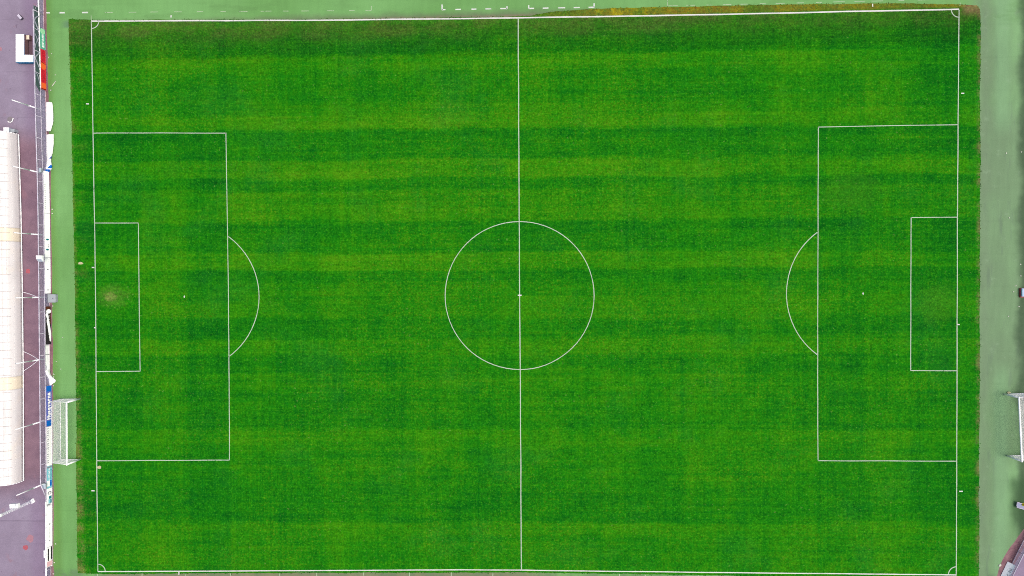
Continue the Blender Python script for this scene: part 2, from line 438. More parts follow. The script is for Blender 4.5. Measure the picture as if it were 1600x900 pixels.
M = dict(
    grass=mat_grass(), turf=mat_turf(), tarmac=mat_tarmac(), strip=mat_strip(),
    line=mat_line('line_paint', (206, 222, 196), .64), touch=mat_line('touchline_paint', (246, 246, 236), .84),
    dash=mat_line('turf_dash_paint', (196, 220, 176), .60), dash2=mat_line('fresh_dash_paint', (238, 246, 230), .95),
    white=plain('white_enamel', (250, 250, 250), .45, .04), cloth=plain('white_pvc_banner', (255, 255, 255), .5, .03, 2),
    board=plain('white_board', (253, 253, 253), .5, .03, 2),
    rail=plain('white_rail', (232, 226, 236), .5, .06), railpink=plain('kick_rail', (226, 200, 206), .6, .1),
    galv=plain('galvanised_wire', (182, 180, 198), .5, .06), net=plain('net_cord', (242, 240, 238), .8, .05),
    pole=plain('pole_paint', (240, 241, 248), .45, .05), roof=mat_roof('white_roof_sheet', (.56, .545, .53)),
    cream=mat_roof('cream_roof_sheet', (.62, .56, .43)), seam=plain('roof_seam', (172, 164, 160), .6, .15),
    steel=plain('grey_steel', (186, 196, 196), .5, .06), dsteel=plain('dark_steel', (92, 94, 104), .5, .1),
    pale=plain('pale_box', (206, 222, 228), .5, .05), teal=plain('teal_print', (84, 186, 146), .5, .08),
    lgreen=plain('light_green_print', (168, 232, 176), .5, .06), red=plain('red_print', (222, 36, 58), .5, .1),
    dred=plain('dark_red_print', (140, 10, 26), .5, .1), orange=plain('orange_print', (250, 108, 48), .5, .06),
    black=plain('black_print', (44, 36, 42), .5, .1), brown=plain('brown_print', (92, 42, 26), .5, .1),
    blue=plain('blue_print', (0, 112, 206), .5, .05), navy=plain('navy_print', (104, 116, 196), .5, .05),
    pgrey=plain('pale_grey_print', (196, 200, 196), .6, .06), grey=plain('grey_print', (140, 142, 150), .6, .08), dteal=plain('dark_teal_print', (30, 130, 140), .5, .06),
    cyan=plain('cyan_print', (140, 214, 224), .5, .06), pink=plain('pink_print', (244, 196, 196), .5, .06),
    screen=plain('dark_green_screen', (84, 110, 106), .8, .12), motif=plain('pale_motif', (182, 190, 198), .8, .1),
    wood=plain('pinkish_wood', (140, 108, 108), .7, .12), floor_brown=plain('brown_floor_patch', (112, 88, 98), .9, .12),
    skirt=plain('blue_skirt', (20, 160, 205), .5, .06), yellow=plain('yellow_plastic', (236, 222, 60), .5, .05),
    sand=plain('sandy_soil', (212, 206, 156), .95, .15), redspot=plain('faded_red_paint', (196, 104, 112), .9, .2, 5),
    redspot2=plain('washed_red_paint', (190, 140, 148), .9, .2, 5), concrete=plain('concrete', (150, 142, 144), .9, .12),
    lblue=plain('light_blue_plastic', (176, 212, 236), .5, .05), redp=plain('red_plastic', (196, 70, 76), .5, .06),
    greyblue=plain('grey_blue_plastic', (148, 156, 186), .5, .06), scrap=plain('pale_scrap', (222, 228, 206), .8, .1),
    seat=plain('seat_plastic', (70, 90, 140), .5, .06),
)

# ------------------------------------------------------------ ground sheets
def ragged(pts, step, amp, seed=0.0, fine=.6):
    out = []
    n = len(pts)
    for i in range(n):
        a, b = Vector(pts[i]), Vector(pts[(i + 1) % n])
        d = b - a; L = d.length
        k = max(1, int(L / step)); nrm = Vector((-d.y, d.x, 0)).normalized() if L > 0 else Vector((0, 0, 0))
        for j in range(k):
            p = a + d * (j / k)
            w = mnoise.noise(Vector((p.x * .35, p.y * .35, seed))) * amp + mnoise.noise(Vector((p.x * 2.7, p.y * 2.7, seed + 9))) * amp * fine
            out.append(p + nrm * w)
    return out

def sheet(name, pts, z, mat):
    mb = MB(); mb.poly([(p[0], p[1], z) for p in pts])
    return struct(mb.build(name, mat))

FENCE_PX = [(-60, 67.0), (0, 68.2), (50, 69.3), (100, 70.5), (160, 71.8), (220, 73.3), (275, 75.0), (345, 76.4), (440, 77.4), (540, 78.3),
            (640, 79.2), (720, 79.8), (800, 80.0), (900, 80.2), (960, 80.3)]
def fx(py): return interp(FENCE_PX, py)

sheet('ground', [(-1500, -1500), (1500, -1500), (1500, 1500), (-1500, 1500)], -0.03, M['tarmac'])
left_px = [(py, fx(py)) for py in range(-60, 961, 40)]
# cinder strip between fence and turf
sp = [P(x - 2.0, py) for py, x in left_px] + [P(x + 4.2, py) for py, x in reversed(left_px)]
sheet('cinder_path', sp, -0.022, M['strip'])
tl = [P(x + 3.8 + .5 * math.sin(py * .05), py) for py, x in left_px]
tr = [P(1552, 960), P(1558, 900), P(1562, 886), P(1568, 872), P(1577, 858), P(1589, 842), P(1600, 826), P(1650, 740), P(1650, -60)]
turf_poly = list(tl) + tr
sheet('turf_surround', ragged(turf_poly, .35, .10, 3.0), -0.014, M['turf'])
# cinder edge on the far right corner
kp = [P(1540, 960), P(1546, 930), P(1556, 898), P(1567, 870), P(1590, 838), P(1602, 820), P(1660, 726), P(1672, 740), P(1606, 846), P(1572, 905), P(1546, 960)]
sheet('cinder_path', kp, -0.018, M['strip'])
pit = [(107, 29.5), (150, 31.5), (300, 30.5), (500, 30), (700, 27.5), (820, 25), (870, 18), (930, 13.5), (1040, 11), (1200, 7.5), (1400, 5), (1500, 7), (1526, 8.5), (1531, 14),
       (1532.5, 60), (1531, 140), (1532, 240), (1531.5, 340), (1531, 440), (1531.5, 540), (1530.5, 640), (1529.5, 740), (1530, 840), (1529, 905), (1300, 902), (1000, 897), (815, 894.5),
       (500, 895), (300, 896), (160, 897), (121, 895.5), (120.5, 860), (120, 790), (119, 720), (119.3, 650), (118.5, 560), (117, 460), (115, 360), (113.5, 290), (111.5, 200), (109.5, 120), (108, 70)]
sheet('pitch', ragged([P(*p) for p in pit], .16, .075, 1.0, .8), -0.004, M['grass'])

# ------------------------------------------------------------ markings
def stripe(mb, px, w, z=0.004, closed=False, jit=.012, step=.6):
    pts = [P(*p) for p in px]
    if closed: pts.append(pts[0])
    dense = []
    for a, b in zip(pts, pts[1:]):
        k = max(1, int((b - a).length / step))
        for j in range(k): dense.append(a + (b - a) * (j / k))
    dense.append(pts[-1])
    Lr, Rr = [], []
    for i, p in enumerate(dense):
        if closed and (i == 0 or i == len(dense) - 1): d = dense[1] - dense[-2]
        else: d = dense[min(i + 1, len(dense) - 1)] - dense[max(i - 1, 0)]
        n = Vector((-d.y, d.x, 0)).normalized()
        o = mnoise.noise(p * .22) * jit * 2
        ww = w / 2 * (1 + .22 * mnoise.noise(p * 1.3 + Vector((7, 3, 1))))
        a = p + n * (o + ww); b = p + n * (o - ww)
        Lr.append((a.x, a.y, z)); Rr.append((b.x, b.y, z))
    mb.grid([Rr, Lr])
def mark(name, segs, w, mat='line', z=0.004, closed=False):
    mb = MB()
    for s in segs: stripe(mb, s, w, z, closed)
    return struct(mb.build(name, M[mat]))
LW = .098
mark('touchline', [[(142.5, 33), (300, 32.2), (500, 31.6), (605, 30.2), (700, 29.2), (809.5, 28), (900, 26.4), (960, 25.6), (1080, 23.4), (1200, 20.8), (1350, 17.4), (1498.5, 14.6)]], .165, 'touch', .006)
mark('touchline', [[(153, 893), (300, 892.6), (400, 892), (560, 891), (700, 890.4), (814.5, 890.8), (900, 892), (1200, 895.3), (1494.5, 898.2)]], .13, 'touch', .006)
GL = [(142.8, 33), (145.4, 208), (147.8, 348), (149.2, 460), (150.2, 580), (151.2, 719.5), (153, 893)]
GR = [(1498.4, 15), (1497, 195), (1496, 339), (1495.6, 460), (1495.3, 579), (1494.8, 720), (1494.2, 898)]
mark('goal_line', [GL], .112, 'line', .008)
mark('goal_line', [GR], .112, 'line', .008)
mark('halfway_line', [[(809.6, 28), (810.6, 200), (811.2, 346), (811.9, 461), (812.9, 577), (813.8, 740), (814.6, 891)]], LW + .02, 'line', .008)
ce = Vector((811.9, 461.8)); circ = []
for i in range(72):
    a = 2 * math.pi * i / 72
    circ.append((ce.x + 116.4 * math.cos(a), ce.y - 115.6 * math.sin(a)))
mark('centre_circle', [circ], LW, 'line', .010, True)
mark('penalty_area_line', [[(145.6, 208), (250, 207.6), (353, 208)], [(353, 207.4), (355, 330), (357, 461), (358, 600), (358.6, 719.5)], [(358.6, 719), (250, 719.4), (151.3, 720)]], LW)
mark('penalty_area_line', [[(1497, 195), (1390, 196.4), (1278.5, 198.4)], [(1278.6, 198), (1278, 400), (1277.6, 560), (1278, 720.4)], [(1277.6, 720), (1390, 720.2), (1494.8, 720.6)]], LW)
mark('goal_area_line', [[(147.9, 348.6), (216.4, 348.4)], [(216.2, 348), (217.4, 460), (219, 580.4)], [(219.2, 580), (150.2, 580.6)]], LW)
mark('goal_area_line', [[(1496, 339.4), (1423.6, 339.8)], [(1423.6, 339.4), (1423.2, 460), (1423, 579.4)], [(1423, 579), (1495.4, 579.4)]], LW)
def arc(cx, cy, r, a0, a1, n=24, ry=None):
    ry = ry or r
    return [(cx + r * math.cos(R(a0 + (a1 - a0) * i / n)), cy - ry * math.sin(R(a0 + (a1 - a0) * i / n))) for i in range(n + 1)]
mark('penalty_arc', [arc(288.4, 463.7, 116.4, 54.0, -54.0)], LW)
mark('penalty_arc', [arc(1348, 458.6, 119.2, 180 - 53.4, 180 + 53.2)], LW)
mark('corner_arc', [arc(143, 33, 11.5, -2, -88, 10)], .11, 'line', .010)
mark('corner_arc', [arc(1498.4, 15, 12, 182, 268, 10)], .11, 'line', .010)
mark('corner_arc', [arc(153, 893, 11.5, 2, 88, 10)], .11, 'line', .010)
mark('corner_arc', [arc(1494.2, 898, 12.5, 178, 92, 10)], .11, 'line', .010)
def blot(px, py, r, mat, name, z=.011, ry=None, seed=0):
    c = P(px, py); mb = MB(); pts = []
    for i in range(20):
        a = 2 * math.pi * i / 20
        k = 1 + .35 * mnoise.noise(Vector((math.cos(a) * 1.6, math.sin(a) * 1.6, px * .31 + seed)))
        pts.append((c.x + r * k * math.cos(a), c.y + (ry or r) * k * math.sin(a), z))
    mb.poly(pts); return struct(mb.build(name, M[mat]))
blot(288, 463.6, .08, 'touch', 'penalty_spot', ry=.15); blot(1348.5, 458.6, .075, 'touch', 'penalty_spot', ry=.13); blot(811.8, 461.5, .12, 'touch', 'centre_spot', z=.013)
ticks = [[(134.5, 162.3), (139, 162.4)], [(142.8, 766.6), (147.8, 766.6)], [(1501.8, 145.8), (1506.6, 145.9)], [(1498.8, 767.8), (1504.2, 767.8)],
         [(267.3, 24), (267.4, 27.4)], [(1363.4, 6), (1363.6, 10.6)], [(143.5, 418), (147.4, 418)], [(147, 512), (149, 512)], [(1495.8, 507), (1499.4, 507)], [(279.5, 893.6), (279.5, 898)],
         [(809, 461.3), (815, 461.3)]]
mark('measuring_mark', ticks, .13, 'touch', .012)
# marks on the synthetic turf
d1 = []
for a, b in ((71.8, 77.8), (93, 101), (128, 137.5), (164, 176), (201, 213), (235, 247), (272, 284), (307.5, 317.5), (344.5, 353), (373, 387), (407, 424), (442, 451), (471, 483), (510, 522), (545.5, 554), (571, 580)):
    ya = 20 - (a - 71) * .0074
    d1.append([(a, ya), (b, ya - (b - a) * .0074)])
d1.append([(580, 16.4), (580, 9)])
for a, b in ((1043, 1059), (1072.5, 1086), (1104, 1113), (1130, 1143), (1157, 1168), (1187, 1197), (1212, 1227), (1245, 1256), (1275, 1284), (1302, 1320), (1335, 1351), (1362, 1380), (1404, 1413), (1434, 1452)):
    ya = 9.2 - (a - 1043) * .0236
    d1.append([(a, ya), (b, ya - (b - a) * .0236)])
d1.append([(1043, 9.2), (1043, 0)])
mark('turf_dash', d1[:3], .17, 'dash2', -.008)
mark('turf_dash', d1[3:], .07, 'dash', -.008)
d2 = []
for x0, zs, ya, yb in ((640, ((252, 280), (358, 400), (483, 522), (592, 638), (708, 762)), 15, 13.4), (640, ((930, 972), (1040, 1085), (1160, 1215), (1282, 1330), (1398, 1445)), 13.3, 11.2)):
    za, zb = zs[0][0], zs[-1][1]
    for a, b in zs:
        f = lambda z: ya + (yb - ya) * (z - za) / (zb - za)
        d2.append([(x0 + a * .2, f(a)), (x0 + b * .2, f(b))])
d2 += [[(690.6, 15.2), (690.6, 7)], [(792.3, 13.8), (792.3, 9.6)], [(826.2, 13.6), (826.2, 8)], [(928.2, 11.4), (928.2, 5)]]
mark('technical_area_line', d2, .15, 'dash2', -.006)
bt = [[(xx, yy), (xx, 906)] for xx, yy in ((152, 896.5), (222, 896.5), (290, 896), (360, 895.5), (437, 895), (495, 894.6), (568, 894), (640, 894), (705, 894), (770, 894.5), (968, 896), (1008, 896.5), (1092, 897), (1150, 898))]
mark('turf_tick', bt, .09, 'dash', -.007)
mark('turf_tick', [[(142.3, 24), (142.6, 31.5)], [(1500.2, 4), (1499.8, 9)]], .07, 'dash', -.003)
# bare and stained ground
blot(155, 730.5, .27, 'sand', 'bare_patch', ry=.20)
blot(126, 411.5, .30, 'sand', 'bare_patch', ry=.16)
blot(39.8, 855.8, .33, 'redspot', 'paint_stain', z=-.02)
blot(47, 841.5, .42, 'redspot2', 'paint_stain', z=-.02)
blot(43.5, 423.5, .28, 'redspot', 'paint_stain', z=-.02)
blot(0.5, 76.5, .22, 'redspot2', 'paint_stain', z=-.02)
# ragged grass fringe creeping over the turf edge
fr = MB()
def tuft(p, r):
    for k in range(5):
        a = random.random() * 6.283; l = r * random.uniform(.5, 1.2); w = r * .28
        d = Vector((math.cos(a), math.sin(a), 0)); n = Vector((-d.y, d.x, 0))
        h = random.uniform(.02, .06)
        fr.poly([p - n * w, p + n * w, p + d * l * .6 + n * w * .6 + Vector((0, 0, h)), p + d * l + Vector((0, 0, h * .5))])
PP = [P(*p) for p in pit]
for i in range(len(PP)):
    a, b = PP[i], PP[(i + 1) % len(PP)]
    for j in range(int((b - a).length * 4)):
        p = a + (b - a) * random.random()
        n = mnoise.noise(p * .5 + Vector((3, 8, 2)))
        if n < -.25: continue
        q = p + Vector((random.gauss(0, .06), random.gauss(0, .06), 0)); q.z = -.002
        tuft(q, random.uniform(.04, .10))
f_o = fr.build('grass_fringe', M['grass']); f_o['kind'] = 'stuff'; f_o['label'] = 'ragged grass growing over the pitch edge'

# ------------------------------------------------------------ left perimeter fence
def fground(py_img, z=0.0):
    """ground point of the fence whose element at height z is seen on image row py_img"""
    yg = 436.5 + (py_img - 436.5) * (CAM_POS.z - z) / CAM_POS.z
    return P(fx(yg), yg)
def fpt(py, z, off=0.0):
    p = P(fx(py), py); return Vector((p.x + off, p.y, z))
LOW, TALL = .92, 1.86
FN = thing('perimeter_fence', 'long white railed chain link fence between purple tarmac and green turf, hung with advertising boards', 'fence', P(fx(436), 436))
Y_A, Y_B, Y_C = 24, 750, 772     # tall part runs from Y_A to Y_B, slopes down to Y_C
def rail(name, rows, z, r, mat, n=8):
    mb = MB(); mb.tube([fpt(py, z(py) if callable(z) else z) for py in rows], r, n)
    return mb.build(name, M[mat], FN, smooth=True)
rows = list(range(-60, 961, 20))
rail('middle_rail', [y_ for y_ in rows if y_ <= 150], LOW, .085, 'white')
rail('middle_rail', [y_ for y_ in rows if 140 <= y_ <= 780], LOW, .045, 'rail')
rail('middle_rail', [y_ for y_ in rows if y_ >= 780], LOW, .085, 'white')
rail('bottom_rail', rows, .07, .045, 'railpink')
hi = [Y_A] + list(range(40, 741, 20)) + [Y_B]
rail('top_rail', hi + [Y_C], lambda py: TALL if py <= Y_B else LOW + .03, .065, 'rail')
py = -48.0
while py < 955:
    mb = MB(); h = TALL if Y_A < py < Y_B else LOW
    p = fpt(py, 0); mb.bar(p - Vector((0, 0, .05)), p + Vector((0, 0, h + .03)), .04, 8)
    mb.build('post', M['rail'], FN, smooth=True)
    py += 33.4
mb = MB(); p = fpt(Y_A, 0); mb.bar(p, p + Vector((0, 0, TALL + .06)), .055, 8)
mb.bar(fpt(Y_A + 4, TALL - .05), fpt(Y_A - 16, LOW), .03, 6)
mb.build('end_post', M['rail'], FN, smooth=True)

def chain(rows, z0, z1, sp, r, name='mesh_panel', off=-.03):
    mb = MB()
    pl = [fpt(a, 0, off) for a in rows]
    cum = [0.0]
    for a, b in zip(pl, pl[1:]): cum.append(cum[-1] + (b - a).length)
    def at(s, z):
        s = min(max(s, 0), cum[-1])
        for i in range(len(cum) - 1):
            if s <= cum[i + 1]: break
        f = (s - cum[i]) / (cum[i + 1] - cum[i])
        p = pl[i] + (pl[i + 1] - pl[i]) * f
        return Vector((p.x, p.y, z))
    H = z1 - z0; s = -H
    while s < cum[-1]:
        for d in (1, -1):
            a, b = (s, s + H) if d == 1 else (s + H, s)
            za, zb = z0, z1
            mb.bar(at(a, za), at(b, zb), r, 3, cap=False)
        s += sp
    return mb.build(name, M['galv'], FN)
chain(rows, .08, LOW - .04, .062, .0068)
chain(hi, LOW + .04, TALL - .03, .070, .006)

# ------------------------------------------------------------ boards on the fence
BG = 'advertising boards along the fence'
class Board:
    def __init__(s, name, label, ya, yb, base, z0=.06, z1=.86, off=.18, group=BG, cat='advertising board', pts=None, lean=.12):
        s.lean = lean
        s.z0, s.z1 = z0, z1
        zm = (z0 + z1) / 2
        if pts is None:
            s.a, s.b = fground(ya, zm), fground(yb, zm)
            s.a.x += off; s.b.x += off
        else: s.a, s.b = pts
        s.ya, s.yb = ya, yb
        d = s.b - s.a; s.d = d
        n = Vector((-d.y, d.x, 0)).normalized()
        c = (P(800, 450)); c.z = 0
        if n.dot(c - s.a) < 0: n = -n
        s.n = n
        s.o = thing(name, label, cat, (s.a + s.b) / 2, group)
        mb = MB(); t = .035
        q = lambda p, z, k: Vector((p.x, p.y, z)) + n * (k - lean * (z - z0) / (z1 - z0))
        mb.hexa([q(s.a, z0, -t), q(s.b, z0, -t), q(s.b, z0, 0), q(s.a, z0, 0), q(s.a, z1, -t), q(s.b, z1, -t), q(s.b, z1, 0), q(s.a, z1, 0)])
        mb.build('panel', M[base], s.o)
        # a thin aluminium edge
        fr_ = MB()
        for z in (z0 - .012, z1 + .012): fr_.bar(q(s.a, z, -t / 2), q(s.b, z, -t / 2), .022, 4)
        for p in (s.a, s.b): fr_.bar(q(p, z0, -t / 2), q(p, z1, -t / 2), .022, 4)
        fr_.build('edge_frame', M['rail' if base != 'red' else 'railpink'], s.o)
        s.layer = 0
    def u(s, y): return (y - s.ya) / (s.yb - s.ya)
    def pt(s, u, v, k):
        p = s.a + s.d * u; return Vector((p.x, p.y, s.z0 + (s.z1 - s.z0) * v)) + s.n * (k - s.lean * v)
    def solid(s, mb, uv, k0, k1):
        b = len(mb.v); n = len(uv)
        mb.v += [s.pt(u, v, k0) for u, v in uv] + [s.pt(u, v, k1) for u, v in uv]
        mb.face(tuple(range(b + n, b + 2 * n))); mb.face(tuple(reversed(range(b, b + n))))
        for i in range(n):
            j = (i + 1) % n; mb.face((b + i, b + j, b + n + j, b + n + i))
    def block(s, y0, y1, v0, v1, mat, name='colour_field', k=.004):
        mb = MB(); s.solid(mb, [(s.u(y0), v0), (s.u(y1), v0), (s.u(y1), v1), (s.u(y0), v1)], .001, k)
        return mb.build(name, M[mat], s.o)
    def disc(s, yc, ry, vc, rv, mat, name='emblem', k=.007):
        mb = MB(); s.solid(mb, [(s.u(yc + ry * math.cos(i * .3927)), vc + rv * math.sin(i * .3927)) for i in range(16)], .001, k)
        return mb.build(name, M[mat], s.o)
    def poly(s, yv, mat, name='emblem', k=.007):
        mb = MB(); s.solid(mb, [(s.u(y), v) for y, v in yv], .001, k); return mb.build(name, M[mat], s.o)
    def marks(s, y0, y1, v0, v1, n, mat, fill=.6, name='lettering', k=.009, wob=0.0, seed=1, ground='board'):
        """a row of blurred strokes: the lettering is too small in the photo to be read"""
        rnd = random.Random(seed + int(y0 * 10)); w = (y1 - y0) / n; R_ = 5
        us, ink = [], []
        for i in range(n):
            a = y0 + i * w; b = a + w * fill * rnd.uniform(.75, 1.1); st = (b - a) * .36; kind = rnd.randrange(4)
            bar_ = rnd.choice((2, 4, 0, 3))
            full = [1] * R_; mid = [1 if (r_ == bar_ and kind) or (kind == 3 and r_ == 0) else 0 for r_ in range(R_)]
            us += [a, a + st, b - st]; ink += [full, mid, full if kind >= 2 else mid]
            us.append(b); ink.append([0] * R_)
        us.append(y1)
        mb = MB(); rws = []
        for y in us:
            o = wob * math.sin(y * .7)
            rws.append([s.pt(s.u(y), v0 + o + (v1 - v0) * r_ / R_, k) for r_ in range(R_ + 1)])
        mb.grid(rws, 0, lambda i, j: ink[i][j])
        return mb.build(name, [M[ground], M[mat]], s.o)

b = Board('advertising_board', 'teal green advertising board with a pale round emblem and white lettering', 45, 76.6, 'teal', .12, .86)
b.disc(49, 4.3, .5, .46, 'lgreen'); b.marks(53.5, 74.5, .26, .70, 13, 'white', .85, ground='teal')
b = Board('advertising_board', 'bright red advertising board with an orange disc and an orange end', 77.6, 140.5, 'red', .12, .86)
b.disc(103.2, 5.6, .5, .5, 'orange'); b.block(129.8, 138.2, .02, .98, 'orange')
b.marks(78.5, 96, .25, .75, 10, 'dred', .6, ground='red'); b.marks(110, 129, .25, .75, 11, 'dred', .6, ground='red'); b.poly([(96.3, .9), (99.5, .1), (101, .1), (97.6, .9)], 'dred'); b.block(138.4, 140.4, .02, .98, 'dred')
b = Board('advertising_board', 'plain white board with a line of tiny black lettering along its upper edge', 267.5, 333, 'board')
b.marks(288, 329, .72, .90, 13, 'grey', .42)
b = Board('advertising_board', 'white board with four small teal emblems, beside the white speaker box', 333.6, 402, 'board')
for yy, rr in ((374.3, 1.4), (390, 1.4)): b.disc(yy, rr, .5, .28, 'dteal')
for yy in (382.6, 385.6): b.disc(yy, .7, .36, .12, 'grey')
b = Board('advertising_board', 'white board with two small grey dots, ending at the grey steel cabinet', 402.6, 458.5, 'board')
for yy in (421, 453): b.disc(yy, .8, .5, .15, 'grey')
b = Board('advertising_board', 'black and brown board with a sweep of white handwriting', 478.5, 538, 'black')
b.block(479, 483.5, .05, .95, 'brown'); b.disc(486.5, 3.4, .42, .44, 'board', k=.008)
b.poly([(488, .80), (492, .98), (497, .75), (503, .78), (510, .60), (517, .52), (523, .38), (529, .30), (533, .26), (534, .08), (531, .05), (526, .02), (518, .06), (510, .20), (502, .32), (496, .48), (490, .52)], 'board', 'handwriting', .010)
b.block(489, 507, .02, .24, 'brown', k=.006)
b.marks(493, 529, .30, .44, 12, 'board', .7, 'small_lettering', .008, .05, ground='black')
b = Board('advertising_board', 'blue board with big bold white lettering between two solid blue ends', 602.5, 666, 'navy')
b.block(603, 611.6, .06, .94, 'blue'); b.block(657.2, 665.4, .06, .94, 'blue')
def letters(bd, text, y_from, y_to, v0, v1, mat):
    """bold letters, read from the lower row y_from to the upper row y_to, each a raised shape of its own"""
    W_ = []
    for ch in text:
        cu = bpy.data.curves.new('letter', 'FONT'); cu.body = ch; cu.offset = .055; cu.extrude = .5
        to = bpy.data.objects.new('letter', cu); col.objects.link(to); bpy.context.view_layer.update()
        dg = bpy.context.evaluated_depsgraph_get(); me = to.evaluated_get(dg).to_mesh()
        W_.append(([v.co.copy() for v in me.vertices], [tuple(p.vertices) for p in me.polygons]))
        to.evaluated_get(dg).to_mesh_clear(); bpy.data.objects.remove(to); bpy.data.curves.remove(cu)
    adv = []; x_ = 0.0
    for vv, _ in W_:
        lo, hi_ = min(v.x for v in vv), max(v.x for v in vv); adv.append(x_ - lo); x_ += hi_ - lo + .09
    x_ -= .09
    for (vv, ff), a_ in zip(W_, adv):
        mb = MB()
        mb.v = [bd.pt(bd.u(y_from + (y_to - y_from) * (v.x + a_) / x_), v0 + (v1 - v0) * (v.y + .05) / .80, .006 + .005 * (1 if v.z > 0 else -1)) for v in vv]
        for f in ff: mb.face(f)
        mb.build('letter', M[mat], bd.o)
letters(b, 'Husqvarna', 655.5, 613.5, .24, .90, 'white')
b = Board('advertising_board', 'white board with grey lettering along its upper half, behind the goal net', 666.6, 727.6, 'board')
b.marks(669, 725, .60, .92, 17, 'grey', .5)
b = Board('advertising_board', 'pale grey board with teal lettering and one dark blue bar', 728.2, 762.5, 'cyan')
b.block(729, 731, .1, .95, 'grey'); b.marks(732, 750, .42, .70, 9, 'board', .8, ground='cyan'); b.marks(734, 750, .12, .34, 8, 'dteal', .6, ground='cyan'); b.block(750.6, 759.6, .10, .42, 'blue'); b.block(750.6, 759.6, .44, .95, 'board')
b = Board('advertising_board', 'white board with a ring shaped emblem and teal blocks', 763, 789.6, 'board')
b.disc(770, 2.4, .5, .36, 'grey'); b.disc(770.2, 1.3, .5, .18, 'board', k=.010); b.block(775, 779.5, .12, .60, 'dteal'); b.block(780, 786.5, .10, .36, 'dteal'); b.block(780, 786.5, .38, .7, 'cyan'); b.block(787, 789, .3, .98, 'grey')
b = Board('advertising_board', 'long plain white board with one line of tiny grey print, nearest the lighting mast', 790.2, 854, 'board')
b.marks(824, 841, .48, .60, 16, 'grey', .45); b.disc(818.8, .9, .5, .14, 'grey'); b.disc(845, .8, .5, .12, 'grey')
b = Board('advertising_board', 'white board with two thick black bars and a pink end', 854.6, 886, 'board')
b.block(856.5, 875.8, .62, .84, 'black'); b.block(854.9, 875.5, .06, .30, 'black'); b.block(876.6, 884.4, .04, .96, 'pink'); b.block(885, 886, .3, .96, 'dsteel')

# cloth banners -------------------------------------------------
def cloth(name, label, outline, zf, mats, mf=None, group=None, nx=12, sub=3):
    """outline: list of (row, left px, right px)"""
    mb = MB(); rws = []; info = []
    ys = []
    for (y0, l0, r0), (y1, l1, r1) in zip(outline, outline[1:]):
        for k in range(sub):
            f = k / sub; ys.append((y0 + (y1 - y0) * f, l0 + (l1 - l0) * f, r0 + (r1 - r0) * f))
    ys.append(outline[-1])
    for y, l, r in ys:
        row = []; inf = []
        for j in range(nx + 1):
            xx = l + (r - l) * j / nx
            z = max(.02, zf(j / nx, y) + .05 * mnoise.noise(Vector((xx * .35, y * .22, 4))))
            row.append(P(xx, y, z)); inf.append((xx, y))
        rws.append(row); info.append(inf)
    mb.grid(rws, 0, (lambda i, j: mf(*info[i][j])) if mf else None)
    c = sum((v for v in mb.v), Vector()) / len(mb.v); c.z = 0
    o = mb.build(name, mats, None, c, True, .006)
    tag(o, label, 'banner', group); return o
cloth('fallen_banner', 'plain white banner slumped on the turf behind the end of the dark windbreak', [(159.3, 72.4, 79.5), (160.2, 71.5, 81.4), (163, 71.2, 82.2), (168, 71.1, 82.7), (175, 71.0, 83.0), (183, 71.0, 83.4), (189, 71.1, 83.4), (194, 71.2, 82.4), (200, 71.4, 80.8), (205, 71.8, 79.5)],
      lambda u, y: .10 + .32 * math.sin(math.pi * min(1, u * 1.02)) * (1 - .25 * u) + .04 * math.sin(y * .9), [M['cloth']], group='loose banners by the fence')
def bcol(x, y):
    if y > 240 and y < 247 and x > 84.0 - (y - 238) * 1.1 + 2: return 1
    if 257 < y < 262.2 and x > 78.6 - (y - 257) * 1.1: return 2
    if y >= 264.2 and (x > 66) and x < 78.5: return 2
    return 0
cloth('fallen_banner', 'white banner with a crumpled bright blue printed end, slumped beside the fence', [(210, 71.8, 84.0), (216, 71.8, 84.0), (225, 71.9, 84.0), (232, 71.9, 83.2), (238, 72.0, 82.2), (243, 72.2, 81.4), (248, 72.6, 80.2), (254, 72.4, 80.4), (259, 71.5, 81.4), (263, 69.4, 81.0), (266, 67.2, 79.6), (268.6, 66.8, 76.4)],
      lambda u, y: .10 + .34 * math.sin(math.pi * min(1, u * 1.02)) * (1 - .25 * u) + (.08 * math.sin(y * 1.3 + u * 3) if y > 238 else .04 * math.sin(y * .7)), [M['cloth'], M['navy'], M['blue']], bcol, group='loose banners by the fence', sub=4)
cloth('loose_banner', 'white banner peeling off the fence with one corner folded out over the turf', [(538.5, 70.2, 77.6), (550, 70.1, 77.8), (562, 70.1, 78.0), (574, 70.1, 78.2), (580, 70.2, 78.4), (585, 71.6, 79.2), (589, 73.4, 82.0), (593, 74.6, 86.4), (595.5, 75.2, 87.4), (597.5, 75.8, 85.6), (600, 76.6, 82.0), (602.4, 77.4, 79.4)],
      lambda u, y: (.90 - .82 * u) if y < 580 else max(.06, (.90 - .82 * u) * max(0, 1 - (y - 580) / 14) + .18 * math.sin(math.pi * u) + .06), [M['cloth']], group='loose banners by the fence')

